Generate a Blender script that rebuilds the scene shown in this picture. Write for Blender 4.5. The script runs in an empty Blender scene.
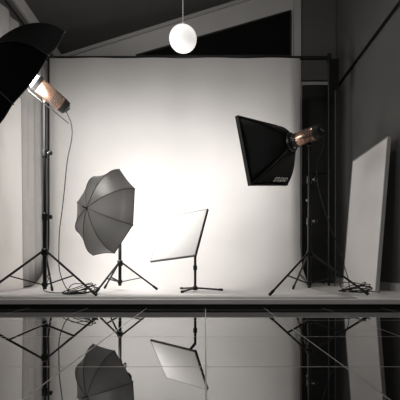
import bpy, math, random
from mathutils import Vector, Matrix
random.seed(3)
scene = bpy.context.scene
scene.view_settings.view_transform = 'Standard'
V = Vector
TINT = (1.0, 0.97, 0.94)
LC = (1, .98, .96)

# ---------------------------------------------------------------- materials
def mat(name, col, rough=0.6, metal=0.0, ior=1.45, emis=None, estr=0.0, noise=0.0, nscale=8.0,
        transl=0.0, tcol=None, coat=0.0, bump=0.0, spec=0.5):
    m = bpy.data.materials.new(name); m.use_nodes = True
    nt = m.node_tree; N = nt.nodes; L = nt.links
    b = N['Principled BSDF']
    if isinstance(col, (int, float)): col = (col*TINT[0], col*TINT[1], col*TINT[2])
    c = (*col, 1)
    b.inputs['Base Color'].default_value = c
    b.inputs['Roughness'].default_value = rough
    b.inputs['Metallic'].default_value = metal
    b.inputs['IOR'].default_value = ior
    b.inputs['Specular IOR Level'].default_value = spec
    b.inputs['Coat Weight'].default_value = coat
    if emis:
        b.inputs['Emission Color'].default_value = (*emis, 1)
        b.inputs['Emission Strength'].default_value = estr
    if noise > 0 or bump > 0:
        tc = N.new('ShaderNodeTexCoord'); nz = N.new('ShaderNodeTexNoise')
        nz.inputs['Scale'].default_value = nscale; nz.inputs['Detail'].default_value = 5
        L.new(tc.outputs['Object'], nz.inputs['Vector'])
        if noise > 0:
            r = N.new('ShaderNodeValToRGB')
            r.color_ramp.elements[0].position = .3; r.color_ramp.elements[1].position = .7
            r.color_ramp.elements[0].color = (*[x*(1-noise) for x in col], 1)
            r.color_ramp.elements[1].color = (*[min(1, x*(1+noise)) for x in col], 1)
            L.new(nz.outputs['Fac'], r.inputs['Fac']); L.new(r.outputs['Color'], b.inputs['Base Color'])
        if bump > 0:
            bp = N.new('ShaderNodeBump'); bp.inputs['Strength'].default_value = bump
            bp.inputs['Distance'].default_value = .01
            L.new(nz.outputs['Fac'], bp.inputs['Height']); L.new(bp.outputs['Normal'], b.inputs['Normal'])
    if transl > 0:
        t = N.new('ShaderNodeBsdfTranslucent'); t.inputs['Color'].default_value = (*(tcol or col), 1)
        mx = N.new('ShaderNodeMixShader'); mx.inputs['Fac'].default_value = transl
        L.new(b.outputs[0], mx.inputs[1]); L.new(t.outputs[0], mx.inputs[2])
        L.new(mx.outputs[0], N['Material Output'].inputs['Surface'])
    return m

M_paper = mat('paper_white', 0.80, .75, noise=.03, nscale=1.5)
M_plat = mat('platform_paint', 0.80, .35, noise=.06, nscale=3)
M_dark = mat('dark_trim', 0.02, .5)
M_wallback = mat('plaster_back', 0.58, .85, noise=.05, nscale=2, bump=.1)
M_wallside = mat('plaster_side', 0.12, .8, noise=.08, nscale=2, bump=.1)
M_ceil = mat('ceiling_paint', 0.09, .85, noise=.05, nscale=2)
M_trim = mat('trim_light', 0.5, .6)
M_glass = mat('window_glass_dark', 0.006, .12)
M_curtain = mat('curtain_cloth', 0.60, .9, noise=.05, nscale=5)
M_black = mat('black_metal', 0.006, .4)
M_blackpl = mat('black_plastic', 0.010, .35)
M_steel = mat('steel', 0.5, .25, metal=1)
M_copper = mat('copper_housing', (0.46, 0.28, 0.20), .25, metal=.8)
M_fabric = mat('black_nylon', 0.005, .6, noise=.2, nscale=30, spec=.25)
M_fabric_t = mat('umbrella_silver_nylon', 0.045, .33, metal=.75, transl=.09, tcol=(.62, .61, .59))
M_fabric_o = mat('umbrella_nylon_opaque', 0.003, .8, spec=.12)
M_diff = mat('white_diffuser', 0.76, .8)
M_lip = mat('panel_binding', 0.16, .7)
M_diffgrey = mat('diffuser_off', 0.7, .8)
M_bulb = mat('bulb', 0.9, .3, emis=(1, .97, .93), estr=14)
M_globe = mat('opal_glass', 0.85, .25, emis=(1, .975, .95), estr=.6)
M_board = mat('board_white', 0.92, .45, noise=.02, nscale=3)
M_boardedge = mat('board_edge', 0.42, .7)
M_rubber = mat('rubber', 0.010, .6)
M_label = mat('label_print', 0.95, .6)
M_door = mat('black_drape', 0.018, .7, noise=.2, nscale=4)

def tile_material():
    m = bpy.data.materials.new('glossy_tile'); m.use_nodes = True
    nt = m.node_tree; N = nt.nodes; L = nt.links; b = N['Principled BSDF']
    tc = N.new('ShaderNodeTexCoord'); mp = N.new('ShaderNodeMapping')
    T = .45
    mp.inputs['Location'].default_value = (-0.453+T*8, -1.07+T*8, 0)
    L.new(tc.outputs['Object'], mp.inputs['Vector'])
    br = N.new('ShaderNodeTexBrick'); br.offset = 0; br.squash = 1
    br.inputs['Scale'].default_value = 1
    br.inputs['Brick Width'].default_value = T; br.inputs['Row Height'].default_value = T
    br.inputs['Mortar Size'].default_value = .0026; br.inputs['Mortar Smooth'].default_value = .1
    br.inputs['Color1'].default_value = (.007, .0068, .0066, 1); br.inputs['Color2'].default_value = (.010, .0098, .0095, 1)
    br.inputs['Mortar'].default_value = (.28, .275, .27, 1)
    L.new(mp.outputs[0], br.inputs['Vector']); L.new(br.outputs['Color'], b.inputs['Base Color'])
    r = N.new('ShaderNodeMapRange'); r.inputs['To Min'].default_value = .01; r.inputs['To Max'].default_value = .5
    L.new(br.outputs['Fac'], r.inputs['Value']); L.new(r.outputs[0], b.inputs['Roughness'])
    b.inputs['IOR'].default_value = 2.8
    bp = N.new('ShaderNodeBump'); bp.inputs['Strength'].default_value = .3; bp.inputs['Distance'].default_value = .002
    bp.invert = True
    L.new(br.outputs['Fac'], bp.inputs['Height']); L.new(bp.outputs[0], b.inputs['Normal'])
    return m
M_tile = tile_material()

# ---------------------------------------------------------------- builders
def empty(name, loc):
    e = bpy.data.objects.new(name, None); e.location = loc; e.empty_display_size = .1
    scene.collection.objects.link(e); return e

def mesh_obj(name, verts, faces, m, parent=None, smooth=False, origin=None, mats=None, midx=None):
    o = V(parent.location) if parent else (V(origin) if origin is not None else V((0, 0, 0)))
    me = bpy.data.meshes.new(name)
    me.from_pydata([tuple(V(v)-o) for v in verts], [], faces)
    for mm in (mats or [m]): me.materials.append(mm)
    if midx:
        for p, i in zip(me.polygons, midx): p.material_index = i
    if smooth:
        for p in me.polygons: p.use_smooth = True
    me.update()
    ob = bpy.data.objects.new(name, me)
    scene.collection.objects.link(ob)
    if parent: ob.parent = parent
    else: ob.location = o
    return ob

def basis(a):
    a = V(a).normalized()
    r = V((0, 0, 1)) if abs(a.z) < .95 else V((1, 0, 0))
    s = a.cross(r).normalized(); u = s.cross(a).normalized()
    return a, s, u

def lathe(name, p, d, prof, m, parent=None, seg=24, origin=None):
    a, s, u = basis(d); p = V(p); vs = []; fs = []
    for (t, r) in prof:
        for i in range(seg):
            an = 2*math.pi*i/seg
            vs.append(p + a*t + (s*math.cos(an)+u*math.sin(an))*max(r, 1e-4))
    n = len(prof)
    for j in range(n-1):
        for i in range(seg):
            k = (i+1) % seg
            fs.append((j*seg+i, j*seg+k, (j+1)*seg+k, (j+1)*seg+i))
    fs.append(tuple(range(seg))[::-1]); fs.append(tuple((n-1)*seg+i for i in range(seg)))
    ob = mesh_obj(name, vs, fs, m, parent, True, origin)
    md = ob.modifiers.new('edge', 'EDGE_SPLIT'); md.split_angle = math.radians(35)
    return ob

def rod(name, p, q, r, m, parent=None, r2=None, seg=14):
    p = V(p); q = V(q); L = (q-p).length
    return lathe(name, p, q-p, [(0, r), (L, r if r2 is None else r2)], m, parent, seg, None)

def box(name, c, size, m, parent=None, rot=None, bevel=0.0, ax=None):
    c = V(c); sx, sy, sz = [k/2 for k in size]
    if ax: X, Y, Z = [V(k) for k in ax]
    else: X, Y, Z = V((1, 0, 0)), V((0, 1, 0)), V((0, 0, 1))
    vs = [c+X*a*sx+Y*b*sy+Z*d*sz for a in (-1, 1) for b in (-1, 1) for d in (-1, 1)]
    fs = [(0, 1, 3, 2), (4, 6, 7, 5), (0, 4, 5, 1), (2, 3, 7, 6), (0, 2, 6, 4), (1, 5, 7, 3)]
    ob = mesh_obj(name, vs, fs, m, parent, False, c)
    if bevel:
        md = ob.modifiers.new('bev', 'BEVEL'); md.width = bevel; md.segments = 3
    return ob

def tube(name, pts, r, m, parent=None, origin=None, cyclic=False):
    o = V(parent.location) if parent else V(origin if origin is not None else (0, 0, 0))
    cu = bpy.data.curves.new(name, 'CURVE'); cu.dimensions = '3D'; cu.bevel_depth = r; cu.bevel_resolution = 3
    cu.resolution_u = 8
    sp = cu.splines.new('BEZIER'); sp.bezier_points.add(len(pts)-1)
    for b, p in zip(sp.bezier_points, pts):
        b.co = V(p)-o; b.handle_left_type = b.handle_right_type = 'AUTO'
    sp.use_cyclic_u = cyclic
    cu.materials.append(m)
    ob = bpy.data.objects.new(name, cu); scene.collection.objects.link(ob)
    if parent: ob.parent = parent
    else: ob.location = o
    return ob

# ---------------------------------------------------------------- room
PZ = 0.07
YB = 4.8
XL, XR = -2.1, 1.9
Y0 = -1.6
def ceil_z(x): return 4.02+.3125*x
def prism(name, poly, y0, y1, m, parent=None):
    n = len(poly)
    vs = [(x, y0, z) for x, z in poly]+[(x, y1, z) for x, z in poly]
    fs = [tuple(range(n)), tuple(range(n, 2*n))[::-1]]+[(i, i+n, (i+1) % n+n, (i+1) % n) for i in range(n)]
    c = V((sum(p[0] for p in poly)/n, (y0+y1)/2, sum(p[1] for p in poly)/n))
    return mesh_obj(name, vs, fs, m, parent, False, c)

fl = mesh_obj('floor', [(XL, Y0, 0), (XR, Y0, 0), (XR, YB, 0), (XL, YB, 0), (XL, Y0, -.1), (XR, Y0, -.1), (XR, YB, -.1), (XL, YB, -.1)],
              [(0, 1, 2, 3), (4, 7, 6, 5), (0, 4, 5, 1), (1, 5, 6, 2), (2, 6, 7, 3), (3, 7, 4, 0)], M_tile)
prism('wall_back', [(XL, 0), (XR, 0), (XR, ceil_z(XR)), (XL, ceil_z(XL))], YB, YB+.12, M_wallback)
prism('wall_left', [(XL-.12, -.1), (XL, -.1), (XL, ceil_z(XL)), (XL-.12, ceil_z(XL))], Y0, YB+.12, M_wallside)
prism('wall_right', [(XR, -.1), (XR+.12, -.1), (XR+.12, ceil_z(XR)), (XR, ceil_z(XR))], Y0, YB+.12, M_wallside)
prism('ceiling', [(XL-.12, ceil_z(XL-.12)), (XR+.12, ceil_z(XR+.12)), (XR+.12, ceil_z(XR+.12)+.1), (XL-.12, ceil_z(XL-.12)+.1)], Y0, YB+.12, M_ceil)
prism('trim_1', [(XL, ceil_z(XL)-.16), (XL+.03, ceil_z(XL)-.16), (XL+.03, ceil_z(XL)), (XL, ceil_z(XL))], Y0, YB, M_trim)
prism('trim_2', [(XL+.03, ceil_z(XL+.03)-.05), (1.28, ceil_z(1.28)-.05), (1.28, ceil_z(1.28)), (XL+.03, ceil_z(XL+.03))], YB-.03, YB, M_trim)
w = empty('window_1', (0.3, YB, 3.6))
prism('glass', [(-1.0, 3.36), (1.24, 3.36), (1.24, 4.0)], YB-.012, YB-.002, M_glass, w)
rod('frame_top', (-1.0, YB-.02, 3.365), (1.24, YB-.02, 4.01), .014, M_dark, w)
rod('frame_bottom', (-1.0, YB-.02, 3.36), (1.24, YB-.02, 3.36), .014, M_dark, w)
rod('frame_side', (1.24, YB-.02, 3.36), (1.24, YB-.02, 4.01), .014, M_dark, w)
box('trim_3', (1.33, YB-.03, 2.18), (.10, .06, 4.2), M_trim)
dr = empty('door_1', (1.64, YB-.03, 1.3))
box('leaf', (1.64, YB-.03, 1.50), (.46, .04, 2.85), M_door, dr, bevel=.004)
box('panel_upper', (1.64, YB-.055, 2.2), (.32, .02, 1.1), M_dark, dr, bevel=.006)
box('panel_lower', (1.64, YB-.055, .85), (.32, .02, 1.1), M_dark, dr, bevel=.006)
lathe('handle', (1.46, YB-.05, 1.25), (0, -1, 0), [(0, .012), (.03, .012), (.032, .025), (.055, .025), (.06, .01)], M_steel, dr)
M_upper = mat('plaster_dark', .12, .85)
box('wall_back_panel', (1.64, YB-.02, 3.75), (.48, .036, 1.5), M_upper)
rod('trim_4', (XR-.02, 0.5, 2.87), (XR-.02, YB-.08, 2.87), .016, M_black)
box('baseboard_right', (XR-.01, 3.65, PZ+.04), (.02, 2.2, .08), M_trim)

# platform
pl = empty('stage_platform', (0, 3.65, 0))
box('deck', (-.1, 3.65, .05), (4.0, 2.28, .04), M_plat, pl, bevel=.006)
box('kick', (-.1, 3.665, .015), (3.98, 2.25, .03), M_dark, pl)

# backdrop sweep
bd_x0, bd_x1 = -1.93, 1.18
ybd = 4.1; R = .55
prof = [(ybd, 2.9), (ybd, 2.0), (ybd, 1.2), (ybd, PZ+.006+R)]
for i in range(1, 13):
    a = math.pi/2*i/12
    prof.append((ybd-R+R*math.cos(a), PZ+.006+R-R*math.sin(a)))
prof += [(3.2, PZ+.006), (2.9, PZ+.006), (2.56, PZ+.006)]
vs = []; fs = []; NX = 24
for j, (y, z) in enumerate(prof):
    for i in range(NX+1):
        x = bd_x0+(bd_x1-bd_x0)*i/NX
        vs.append((x, y+(.008*math.sin(i*1.1) if z > 1 else 0), z))
for j in range(len(prof)-1):
    for i in range(NX):
        a = j*(NX+1)+i; fs.append((a, a+1, a+NX+2, a+NX+1))
bd = empty('photo_backdrop', (-.375, ybd, PZ))
o = mesh_obj('sweep', vs, fs, M_paper, bd, True)
o.modifiers.new('sol', 'SOLIDIFY').thickness = .003
rod('roll_tube', (bd_x0-.03, ybd+.03, 2.92), (1.56, ybd+.03, 2.92), .022, M_black, bd)
for nm, x in (('pole_1', bd_x0-.025), ('pole_2', 1.55)):
    rod(nm, (x, ybd+.03, PZ), (x, ybd+.03, 2.97), .014, M_black, bd)
    box(nm+'_bracket', (x, ybd+.03, 2.92), (.045, .06, .09), M_blackpl, bd, bevel=.006)
    for k in (0, 1):
        rod(nm+'_leg', (x, ybd+.03, PZ+.28), (x, ybd+.03+(.2 if k else -.2), PZ+.012), .008, M_black, bd)
box('side_flag', (1.60, ybd+.0, 2.70), (.12, .015, .38), M_fabric, bd, bevel=.003)

# curtain on left wall
vs = []; fs = []; n = 150
for i in range(n+1):
    y = 2.2+(4.72-2.2)*i/n
    for j in range(9):
        z = PZ+.02+(2.95-PZ)*j/8
        am = .024*(1.15-.5*j/8)
        vs.append((XL+.05+am*math.sin(i*.62+.6*math.sin(i*.13)+.1*j), y, z))
for i in range(n):
    for j in range(8):
        a = i*9+j; fs.append((a, a+9, a+10, a+1))
cu = empty('curtain', (XL+.05, 3.5, PZ))
o = mesh_obj('cloth', vs, fs, M_curtain, cu, True); o.modifiers.new('s', 'SOLIDIFY').thickness = .003
rod('rail', (XL+.05, 2.15, 3.05), (XL+.05, 4.75, 3.05), .014, M_black, cu)

# leaning boards
def lean_board(y0, y1, xb, xt, H):
    b = empty('white_board', ((xb+xt)/2, (y0+y1)/2, PZ))
    bot = V((xb, 0, PZ+.003)); top = V((xt, 0, H))
    upv = (top-bot).normalized(); nv = V((upv.z, 0, -upv.x))
    L = (top-bot).length
    off = nv*.018*(1 if xt > xb else -1)
    mid = bot+upv*L/2+off
    box('panel', mid+V((0, (y0+y1)/2, 0)), (.026, y1-y0-.01, L-.01), M_board, b, ax=(nv, (0, 1, 0), upv))
    for nm, yy in (('edge_1', y0), ('edge_2', y1)):
        box(nm, mid+V((0, yy, 0)), (.034, .012, L), M_boardedge, b, ax=(nv, (0, 1, 0), upv))
    box('edge_top', bot+upv*L+V((0, (y0+y1)/2, 0))+off, (.034, y1-y0, .012), M_boardedge, b, ax=(nv, (0, 1, 0), upv))
lean_board(3.22, 3.98, 1.66, 1.78, 1.58)
lean_board(2.70, 3.55, -1.95, -1.97, 2.12)

# pendant globe
gx, gy, gz = -.197, 2.95, 2.35
g = empty('pendant_lamp', (gx, gy, gz))
R = .123
lathe('globe', (gx, gy, gz-R*.86), (0, 0, 1), [(.86*(R-R*math.cos(math.pi*i/20)), R*math.sin(math.pi*i/20)) for i in range(21)], M_globe, g, 36)
g.children[0].modifiers.clear()
lathe('cap', (gx, gy, gz+R*.86-.012), (0, 0, 1), [(0, .035), (.02, .033), (.045, .012), (.06, .006)], M_trim, g)
rod('cord', (gx, gy, gz+R+.02), (gx, gy, ceil_z(gx)-.02), .004, M_trim, g)
lathe('ceiling_rose', (gx, gy, ceil_z(gx)-.035), (0, 0, 1), [(0, .02), (.01, .045), (.035, .05)], M_trim, g)

# ---------------------------------------------------------------- studio gear
def light_stand(x, y, H, spread=.45, legh=.36, a0=20, z0=PZ):
    e = empty('light_stand', (x, y, z0))
    z0 += .008
    rod('column_lower', (x, y, z0+.05), (x, y, z0+legh+.30), .0155, M_black, e)
    rod('column_middle', (x, y, z0+legh+.28), (x, y, z0+legh+.28+max(.02, (H-legh-.28)*.55)), .0125, M_black, e)
    rod('column_upper', (x, y, z0+legh+.2+max(.02, (H-legh-.28)*.5)), (x, y, z0+H), .0095, M_black, e)
    for zz in (legh+.29, legh+.28+(H-legh-.28)*.55):
        lathe('collar', (x, y, z0+zz-.035), (0, 0, 1), [(0, .018), (.005, .023), (.06, .023), (.07, .014)], M_blackpl, e)
        rod('knob_shaft', (x, y, z0+zz), (x+.045, y-.01, z0+zz), .006, M_steel, e)
        lathe('knob', (x+.04, y-.01, z0+zz), (1, -.1, 0), [(0, .012), (.005, .018), (.02, .018), (.025, .01)], M_blackpl, e, 10)
    lathe('leg_collar', (x, y, z0+legh-.03), (0, 0, 1), [(0, .02), (.005, .027), (.05, .027), (.06, .018)], M_blackpl, e)
    lathe('brace_collar', (x, y, z0+.07), (0, 0, 1), [(0, .018), (.004, .023), (.035, .023), (.04, .017)], M_blackpl, e)
    for k in range(3):
        an = math.radians(a0+120*k); d = V((math.cos(an), math.sin(an), 0)); t = V((-d.y, d.x, 0))
        p0 = V((x, y, z0+legh))+d*.025; p1 = V((x, y, z0+.012))+d*spread
        rod('leg_%d' % (k+1), p0, p1, .009, M_black, e)
        rod('foot_%d' % (k+1), p1-(p1-p0).normalized()*.05, p1+(p1-p0).normalized()*.004, .0125, M_rubber, e)
        mid = p0.lerp(p1, .55)
        for sgn in (-1, 1):
            rod('brace_%d' % (k+1), V((x, y, z0+.09))+d*.02+t*sgn*.008, mid+t*sgn*.008, .0045, M_black, e)
    lathe('spigot', (x, y, z0+H-.02), (0, 0, 1), [(0, .012), (.03, .012), (.035, .008), (.06, .008)], M_steel, e)
    return e

def strobe(front, d, L=.30, r=.058, pole=None, bulb=False, reflector=.085):
    front = V(front); a, s, u = basis(d)
    e = empty('studio_strobe', front-a*L*.5)
    back = front-a*L
    lathe('rear_cap', back, a, [(0, r*.7), (.008, r*.93), (.05, r*1.02), (.055, r*1.02)], M_blackpl, e, 32)
    lathe('housing', back+a*.055, a, [(0, r), (.004, r*1.03), (L*.6, r*1.03), (L*.6+.004, r)], M_copper, e, 32)
    lathe('front_ring', back+a*(.055+L*.6), a, [(0, r*1.08), (.03, r*1.08), (.034, r*.98)], M_blackpl, e, 32)
    z = max(.01, L-(.055+L*.6+.034))
    p = front-a*z
    seg = 32
    if bulb:
        lathe('glass_dome', p, a, [(0, r*.8), (.012, r*.85), (.035, r*.78), (.055, r*.5), (.065, r*.1)], M_bulb, e, 24)
    else:
        prof = [(0, r*.85), (z*.5, reflector*.82), (z, reflector), (z, reflector-.004), (z*.5, reflector*.82-.005), (0.004, r*.8)]
        lathe('reflector_dish', p, a, prof, M_steel, e, seg)
    for k in range(5):
        lathe('vent_ring', back+a*(.075+k*.014), a, [(0, r*1.035), (.001, r*1.05), (.005, r*1.05), (.006, r*1.035)], M_dark, e, 32)
    box('control_panel', back-a*.003, (.006, r*.9, r*.9), M_dark, e, ax=(a, s, u))
    for k in range(3):
        lathe('dial', back-a*.004+s*(k-1)*r*.35, -a, [(0, r*.13), (.01, r*.12)], M_steel, e, 12)
    c = back+a*L*.45
    if pole is not None:
        pole = V(pole)
        lathe('tilt_bracket', pole-V((0, 0, .01)), (0, 0, 1), [(0, .017), (.07, .017), (.075, .013)], M_blackpl, e, 16)
        rod('bracket_arm', pole+V((0, 0, .03)), c-u*r*.9, .013, M_blackpl, e)
        rod('tilt_lever', pole+V((0, 0, .03)), pole+V((.07, -.03, .045)), .006, M_blackpl, e)
        lathe('lever_knob', pole+V((.06, -.026, .042)), (.07, -.03, .015), [(0, .009), (.004, .014), (.025, .014), (.03, .008)], M_blackpl, e, 12)
    return e

def umbrella(c, a, R, D, m_out, rollang=0.0, shaft=.5, ribm=None, fac=.035):
    c = V(c); a, s, u = basis(a)
    e = empty('photo_umbrella', c)
    rows = 9
    def pt(ang, t, off=0.0):
        r = R*math.sin(t*math.pi/2*.92)/math.sin(math.pi/2*.92)
        h = D*(math.cos(t*math.pi/2*.92)-math.cos(math.pi/2*.92))/(1-math.cos(math.pi/2*.92))
        return c+a*(h-off)+(s*math.cos(ang)+u*math.sin(ang))*r*(1-off*.5)
    vs = []; fs = []
    for k in range(8):
        a0 = rollang+k*math.pi/4; a1 = a0+math.pi/4; base = len(vs); S = 6
        for j in range(rows+1):
            t = j/rows; p = pt(a0, t); q = pt(a1, t)
            for i in range(S+1):
                f = i/S; bul = 4*f*(1-f)
                v = p.lerp(q, f)
                v = v+(c-v)*fac*bul*t**3 - a*.012*bul*t
                vs.append(v)
        for j in range(rows):
            for i in range(S):
                q0 = base+j*(S+1)+i
                fs.append((q0, q0+1, q0+S+2, q0+S+1))
    mesh_obj('canopy', vs, fs, m_out, e, True)
    for k in range(8):
        an = rollang+k*math.pi/4
        tube('seam_%d' % (k+1), [pt(an, j/6, -.001) for j in range(7)], .0026, M_black, e)
        q = [pt(an, 1), (pt(an, 1).lerp(pt(an+math.pi/4, 1), .5)), pt(an+math.pi/4, 1)]
        q[1] = q[1]+(c-q[1])*fac-a*.012
        tube('hem_%d' % (k+1), q, .0035, M_black, e)
        tube('rib_%d' % (k+1), [pt(an, j/6, .008) for j in range(7)], .0022, ribm or M_steel, e)
        rod('stretcher_%d' % (k+1), c+a*D*.25, pt(an, .5, .01), .0018, ribm or M_steel, e, seg=8)
        rod('rib_tip_%d' % (k+1), pt(an, .985), pt(an, 1.02), .004, M_black, e, seg=8)
    lathe('ferrule', c+a*(D-.005), a, [(0, .014), (.01, .012), (.015, .006), (.05, .004)], M_black, e, 14)
    rod('shaft', c+a*D, c-a*shaft, .004, M_steel, e, seg=10)
    lathe('runner', c+a*D*.2, a, [(0, .009), (.03, .009)], M_black, e, 12)
    return e

def softbox(c, n, roll, w, h, depth, rback=.075, diff=M_diffgrey, up=None, side=None, label=False, lipmat=None, lipd=.035):
    c = V(c); n = V(n).normalized()
    if up is None:
        a, s, u = basis(n)
        Rm = Matrix.Rotation(roll, 3, n); s = Rm@s; u = Rm@u
    else:
        s = V(side).normalized(); u = V(up).normalized()
    e = empty('softbox', c)
    rows = 8; per = 8
    def ring(t):
        k = (1-t)+.10*math.sin(math.pi*t)
        out = []
        cs = [(-1, -1), (1, -1), (1, 1), (-1, 1)]
        for q in range(4):
            x0, y0 = cs[q]; x1, y1 = cs[(q+1) % 4]
            for i in range(per):
                f = i/per; x = x0+(x1-x0)*f; y = y0+(y1-y0)*f
                an = math.atan2(y, x)
                bow = 1-.05*math.sin(math.pi*f)*math.sin(math.pi*min(1, t+.25))
                px = x*w/2*k*bow+math.cos(an)*rback*(1-k); py = y*h/2*k*bow+math.sin(an)*rback*(1-k)
                out.append(c-n*depth*t+s*px+u*py)
        return out
    vs = []; fs = []; M = 4*per
    for j in range(rows+1): vs += ring(j/rows)
    for j in range(rows):
        for i in range(M):
            k = (i+1) % M; fs.append((j*M+i, j*M+k, (j+1)*M+k, (j+1)*M+i))
    o = mesh_obj('shell', vs, fs, M_fabric, e, True)
    md = o.modifiers.new('es', 'EDGE_SPLIT'); md.split_angle = math.radians(30)
    o.modifiers.new('so', 'SOLIDIFY').thickness = .004
    for q, (cc, sz) in enumerate(((c+u*(h/2), (w+.012, .008)), (c-u*(h/2), (w+.012, .008)), (c-s*(w/2), (.008, h+.012)), (c+s*(w/2), (.014, h+.012)))):
        box('lip_%d' % (q+1), cc+n*(lipd/2-.01), (sz[0], sz[1], lipd), (lipmat if (lipmat and q < 3) else M_fabric), e, ax=(s, u, n))
    box('diffuser', c+n*(lipd-.012 if lipmat else .012), (w-.001, h-.001, .004), diff, e, ax=(s, u, n))
    for q in range(4):
        pts = [ring(t/6)[q*per]+(ring(t/6)[q*per]-(c-n*depth*t/6)).normalized()*.003 for t in range(7)]
        tube('rod_%d' % (q+1), pts, .004, M_black, e)
    lathe('speed_ring', c-n*(depth+.02), n, [(0, rback*.9), (.004, rback*1.05), (.03, rback*1.05), (.034, rback*.9)], M_blackpl, e, 28)
    if label:
        lp = c-n*depth*.13-u*h*.435+s*w*.14
        tx = bpy.data.curves.new('label', 'FONT'); tx.body = 'STUDIO'; tx.size = .068; tx.align_x = 'CENTER'; tx.extrude = .0006; tx.offset = .0015
        tx.materials.append(M_label)
        ob = bpy.data.objects.new('label', tx); scene.collection.objects.link(ob); ob.parent = e
        e1 = s; slope = (-n*depth + u*(h/2-rback)).normalized(); nn = e1.cross(slope)
        if nn.y > 0: e1 = -e1; nn = -nn
        upd = nn.cross(e1)
        mw = Matrix((e1, upd, nn)).transposed().to_4x4()
        mw.translation = lp-V(e.location)+nn*.028
        ob.matrix_local = mw
    return e

def area(name, loc, d, size, power, shape='DISK', col=LC, spread=180, size_y=None):
    l = bpy.data.lights.new(name, 'AREA'); l.energy = power; l.size = size; l.shape = shape; l.color = col
    if size_y: l.size_y = size_y
    l.spread = math.radians(spread)
    o = bpy.data.objects.new(name, l); o.location = loc
    o.rotation_euler = V(d).to_track_quat('-Z', 'Y').to_euler(); scene.collection.objects.link(o); return o
def point(name, loc, power, r=.03, col=LC):
    l = bpy.data.lights.new(name, 'POINT'); l.energy = power; l.shadow_soft_size = r; l.color = col
    o = bpy.data.objects.new(name, l); o.location = loc; scene.collection.objects.link(o); return o

# --- left rig
lx, ly = -1.33, 2.74
light_stand(lx, ly, 1.62, .47, .36, -12)
aL = V((-.62, -.62, .46)).normalized()
fL = V((-1.38, 2.60, 1.81))
strobe(fL, aL, .33, .06, (lx, ly, PZ+1.63), bulb=True)
cL = V((-1.41, 2.56, 1.72))
umbrella(cL, aL, .52, .28, M_fabric_o, .0, .40, M_black, .02)
# --- umbrella rig on the short stand
sx, sy = -.83, 3.22
aU = V((-.60, -.79, .10)).normalized()
light_stand(sx, sy, .60, .36, .27, 10)
cU = V((-.925, 3.08, .815))
strobe(cU-aU*.04, aU, .24, .05, (sx, sy, PZ+.61), reflector=.055)
umbrella(cU, aU, .42, .20, M_fabric_t, .35, .30)
# --- centre softbox on low floor stand
cS = V((-.235, 3.1, .61))
us = V((.42, -.20, .05)).normalized(); vd = V((-.2, -.3, -.47)); vd = (vd-us*vd.dot(us)).normalized()
nS = vd.cross(us).normalized()
if nS.y > 0: nS = -nS
softbox(cS, nS, 0, .46, .57, .09, .06, M_diff, up=-vd, side=us, lipmat=M_lip, lipd=.02)
mx, my = -.095, 3.19
ls = empty('floor_light_stand', (mx, my, PZ))
z0 = PZ+.008
rod('column', (mx, my, z0+.02), (mx, my, z0+.36), .0125, M_black, ls)
lathe('hub', (mx, my, z0+.01), (0, 0, 1), [(0, .02), (.005, .026), (.03, .026), (.04, .015)], M_blackpl, ls)
lathe('collar', (mx, my, z0+.2), (0, 0, 1), [(0, .014), (.005, .02), (.045, .02), (.05, .013)], M_blackpl, ls)
for k in range(3):
    an = math.radians(5+120*k); d = V((math.cos(an), math.sin(an), 0))
    rod('leg_%d' % (k+1), V((mx, my, z0+.03))+d*.02, V((mx, my, z0+.012))+d*.25, .009, M_black, ls)
    rod('foot_%d' % (k+1), V((mx, my, z0+.013))+d*.235, V((mx, my, z0+.012))+d*.27, .012, M_rubber, ls)
rod('mount_arm', (mx, my, z0+.35), cS-nS*.10, .014, M_blackpl, ls)

# --- right rig : softbox
rx, ry = .925, 2.93
light_stand(rx, ry, 1.32, .47, .35, -28)
nR = V((-.70, .68, -.10)).normalized()
apx = V((.79, 2.955, 1.435))
strobe(apx, nR, .26, .058, (rx, ry, PZ+1.33), reflector=.06)
softbox(apx+nR*.31, nR, math.radians(-10), .66, .61, .29, .08, M_diffgrey, label=True)

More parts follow.
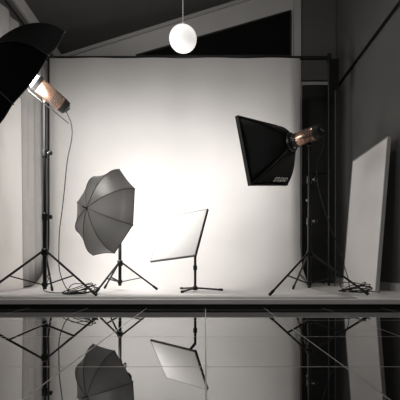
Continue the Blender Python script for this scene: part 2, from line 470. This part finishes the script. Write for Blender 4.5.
# --- cables
def cable(name, pts, r=.0038):
    return tube(name, pts, r, M_rubber, None, pts[-1])
def coil(cx, cy, n, R):
    out = []
    for i in range(n*8):
        an = i*math.pi/4; rr = R*(1+.25*math.sin(i*.9)+random.uniform(-.15, .15))
        zt = PZ+.014+(.025+.02*math.sin(i*.37))*(1+math.sin(an*1+i*.05))
        out.append((cx+rr*math.cos(an), cy+.6*rr*math.sin(an), zt+random.uniform(0, .012)))
    return out
cable('power_cable', [(-1.19, 2.80, 1.66), (-1.13, 2.80, 1.5), (-1.17, 2.80, 1.2), (-1.20, 2.80, .9), (-1.23, 2.78, .5), (-1.2, 2.78, .2), (-1.12, 2.78, PZ+.03)] + coil(-1.06, 2.8, 6, .12)+[(-1.3, 2.9, PZ+.015), (-1.5, 3.1, PZ+.015), (-1.7, 3.5, PZ+.015)])
cable('power_cable', [(1.0, 2.80, 1.46), (1.03, 2.86, 1.38), (1.0, 2.95, 1.2), (1.07, 2.97, .85), (1.2, 2.98, .5), (1.29, 2.98, .22), (1.33, 2.98, PZ+.03)] + coil(1.36, 3.0, 6, .12)+[(1.5, 3.02, PZ+.015), (1.53, 3.05, PZ+.015), (1.56, 2.95, PZ+.015)])

# ---------------------------------------------------------------- lights
area('umbrella_bounce', cU-aU*.02, -aU, .55, 14)
point('strobe_glow', cU+V((.11, -.01, .0)), 4.5, .03)
area('umbrella_bounce_left', cL-aL*.04, (.66, .66, -.17), .8, 18)
area('softbox_light', apx+nR*.32+nR*.03, nR, .55, 5.5, 'SQUARE')
point('modelling_glow', fL+aL*.08, 1.2, .03)
area('overhead_fill', (-.1, 1.8, 3.75), (0, .45, -1), .6, 16)  # added overhead fill out of view, not a fixture of the studio
area('front_fill', (.3, -1.2, 2.7), (0, 1, -.2), .8, 14)  # unseen fill added behind the camera to lift the gear and label from the front
w = bpy.data.worlds.new('world'); scene.world = w; w.use_nodes = True
w.node_tree.nodes['Background'].inputs[0].default_value = (1, .975, .95, 1)
w.node_tree.nodes['Background'].inputs[1].default_value = .05

# ---------------------------------------------------------------- camera
cam = bpy.data.cameras.new('camera'); co = bpy.data.objects.new('camera', cam)
scene.collection.objects.link(co); scene.camera = co
co.location = (0, 0, .33); co.rotation_euler = (math.pi/2, 0, 0)
cam.sensor_width = 36; cam.lens = 29.7; cam.shift_x = -.0125; cam.shift_y = .1625
cam.clip_start = .02
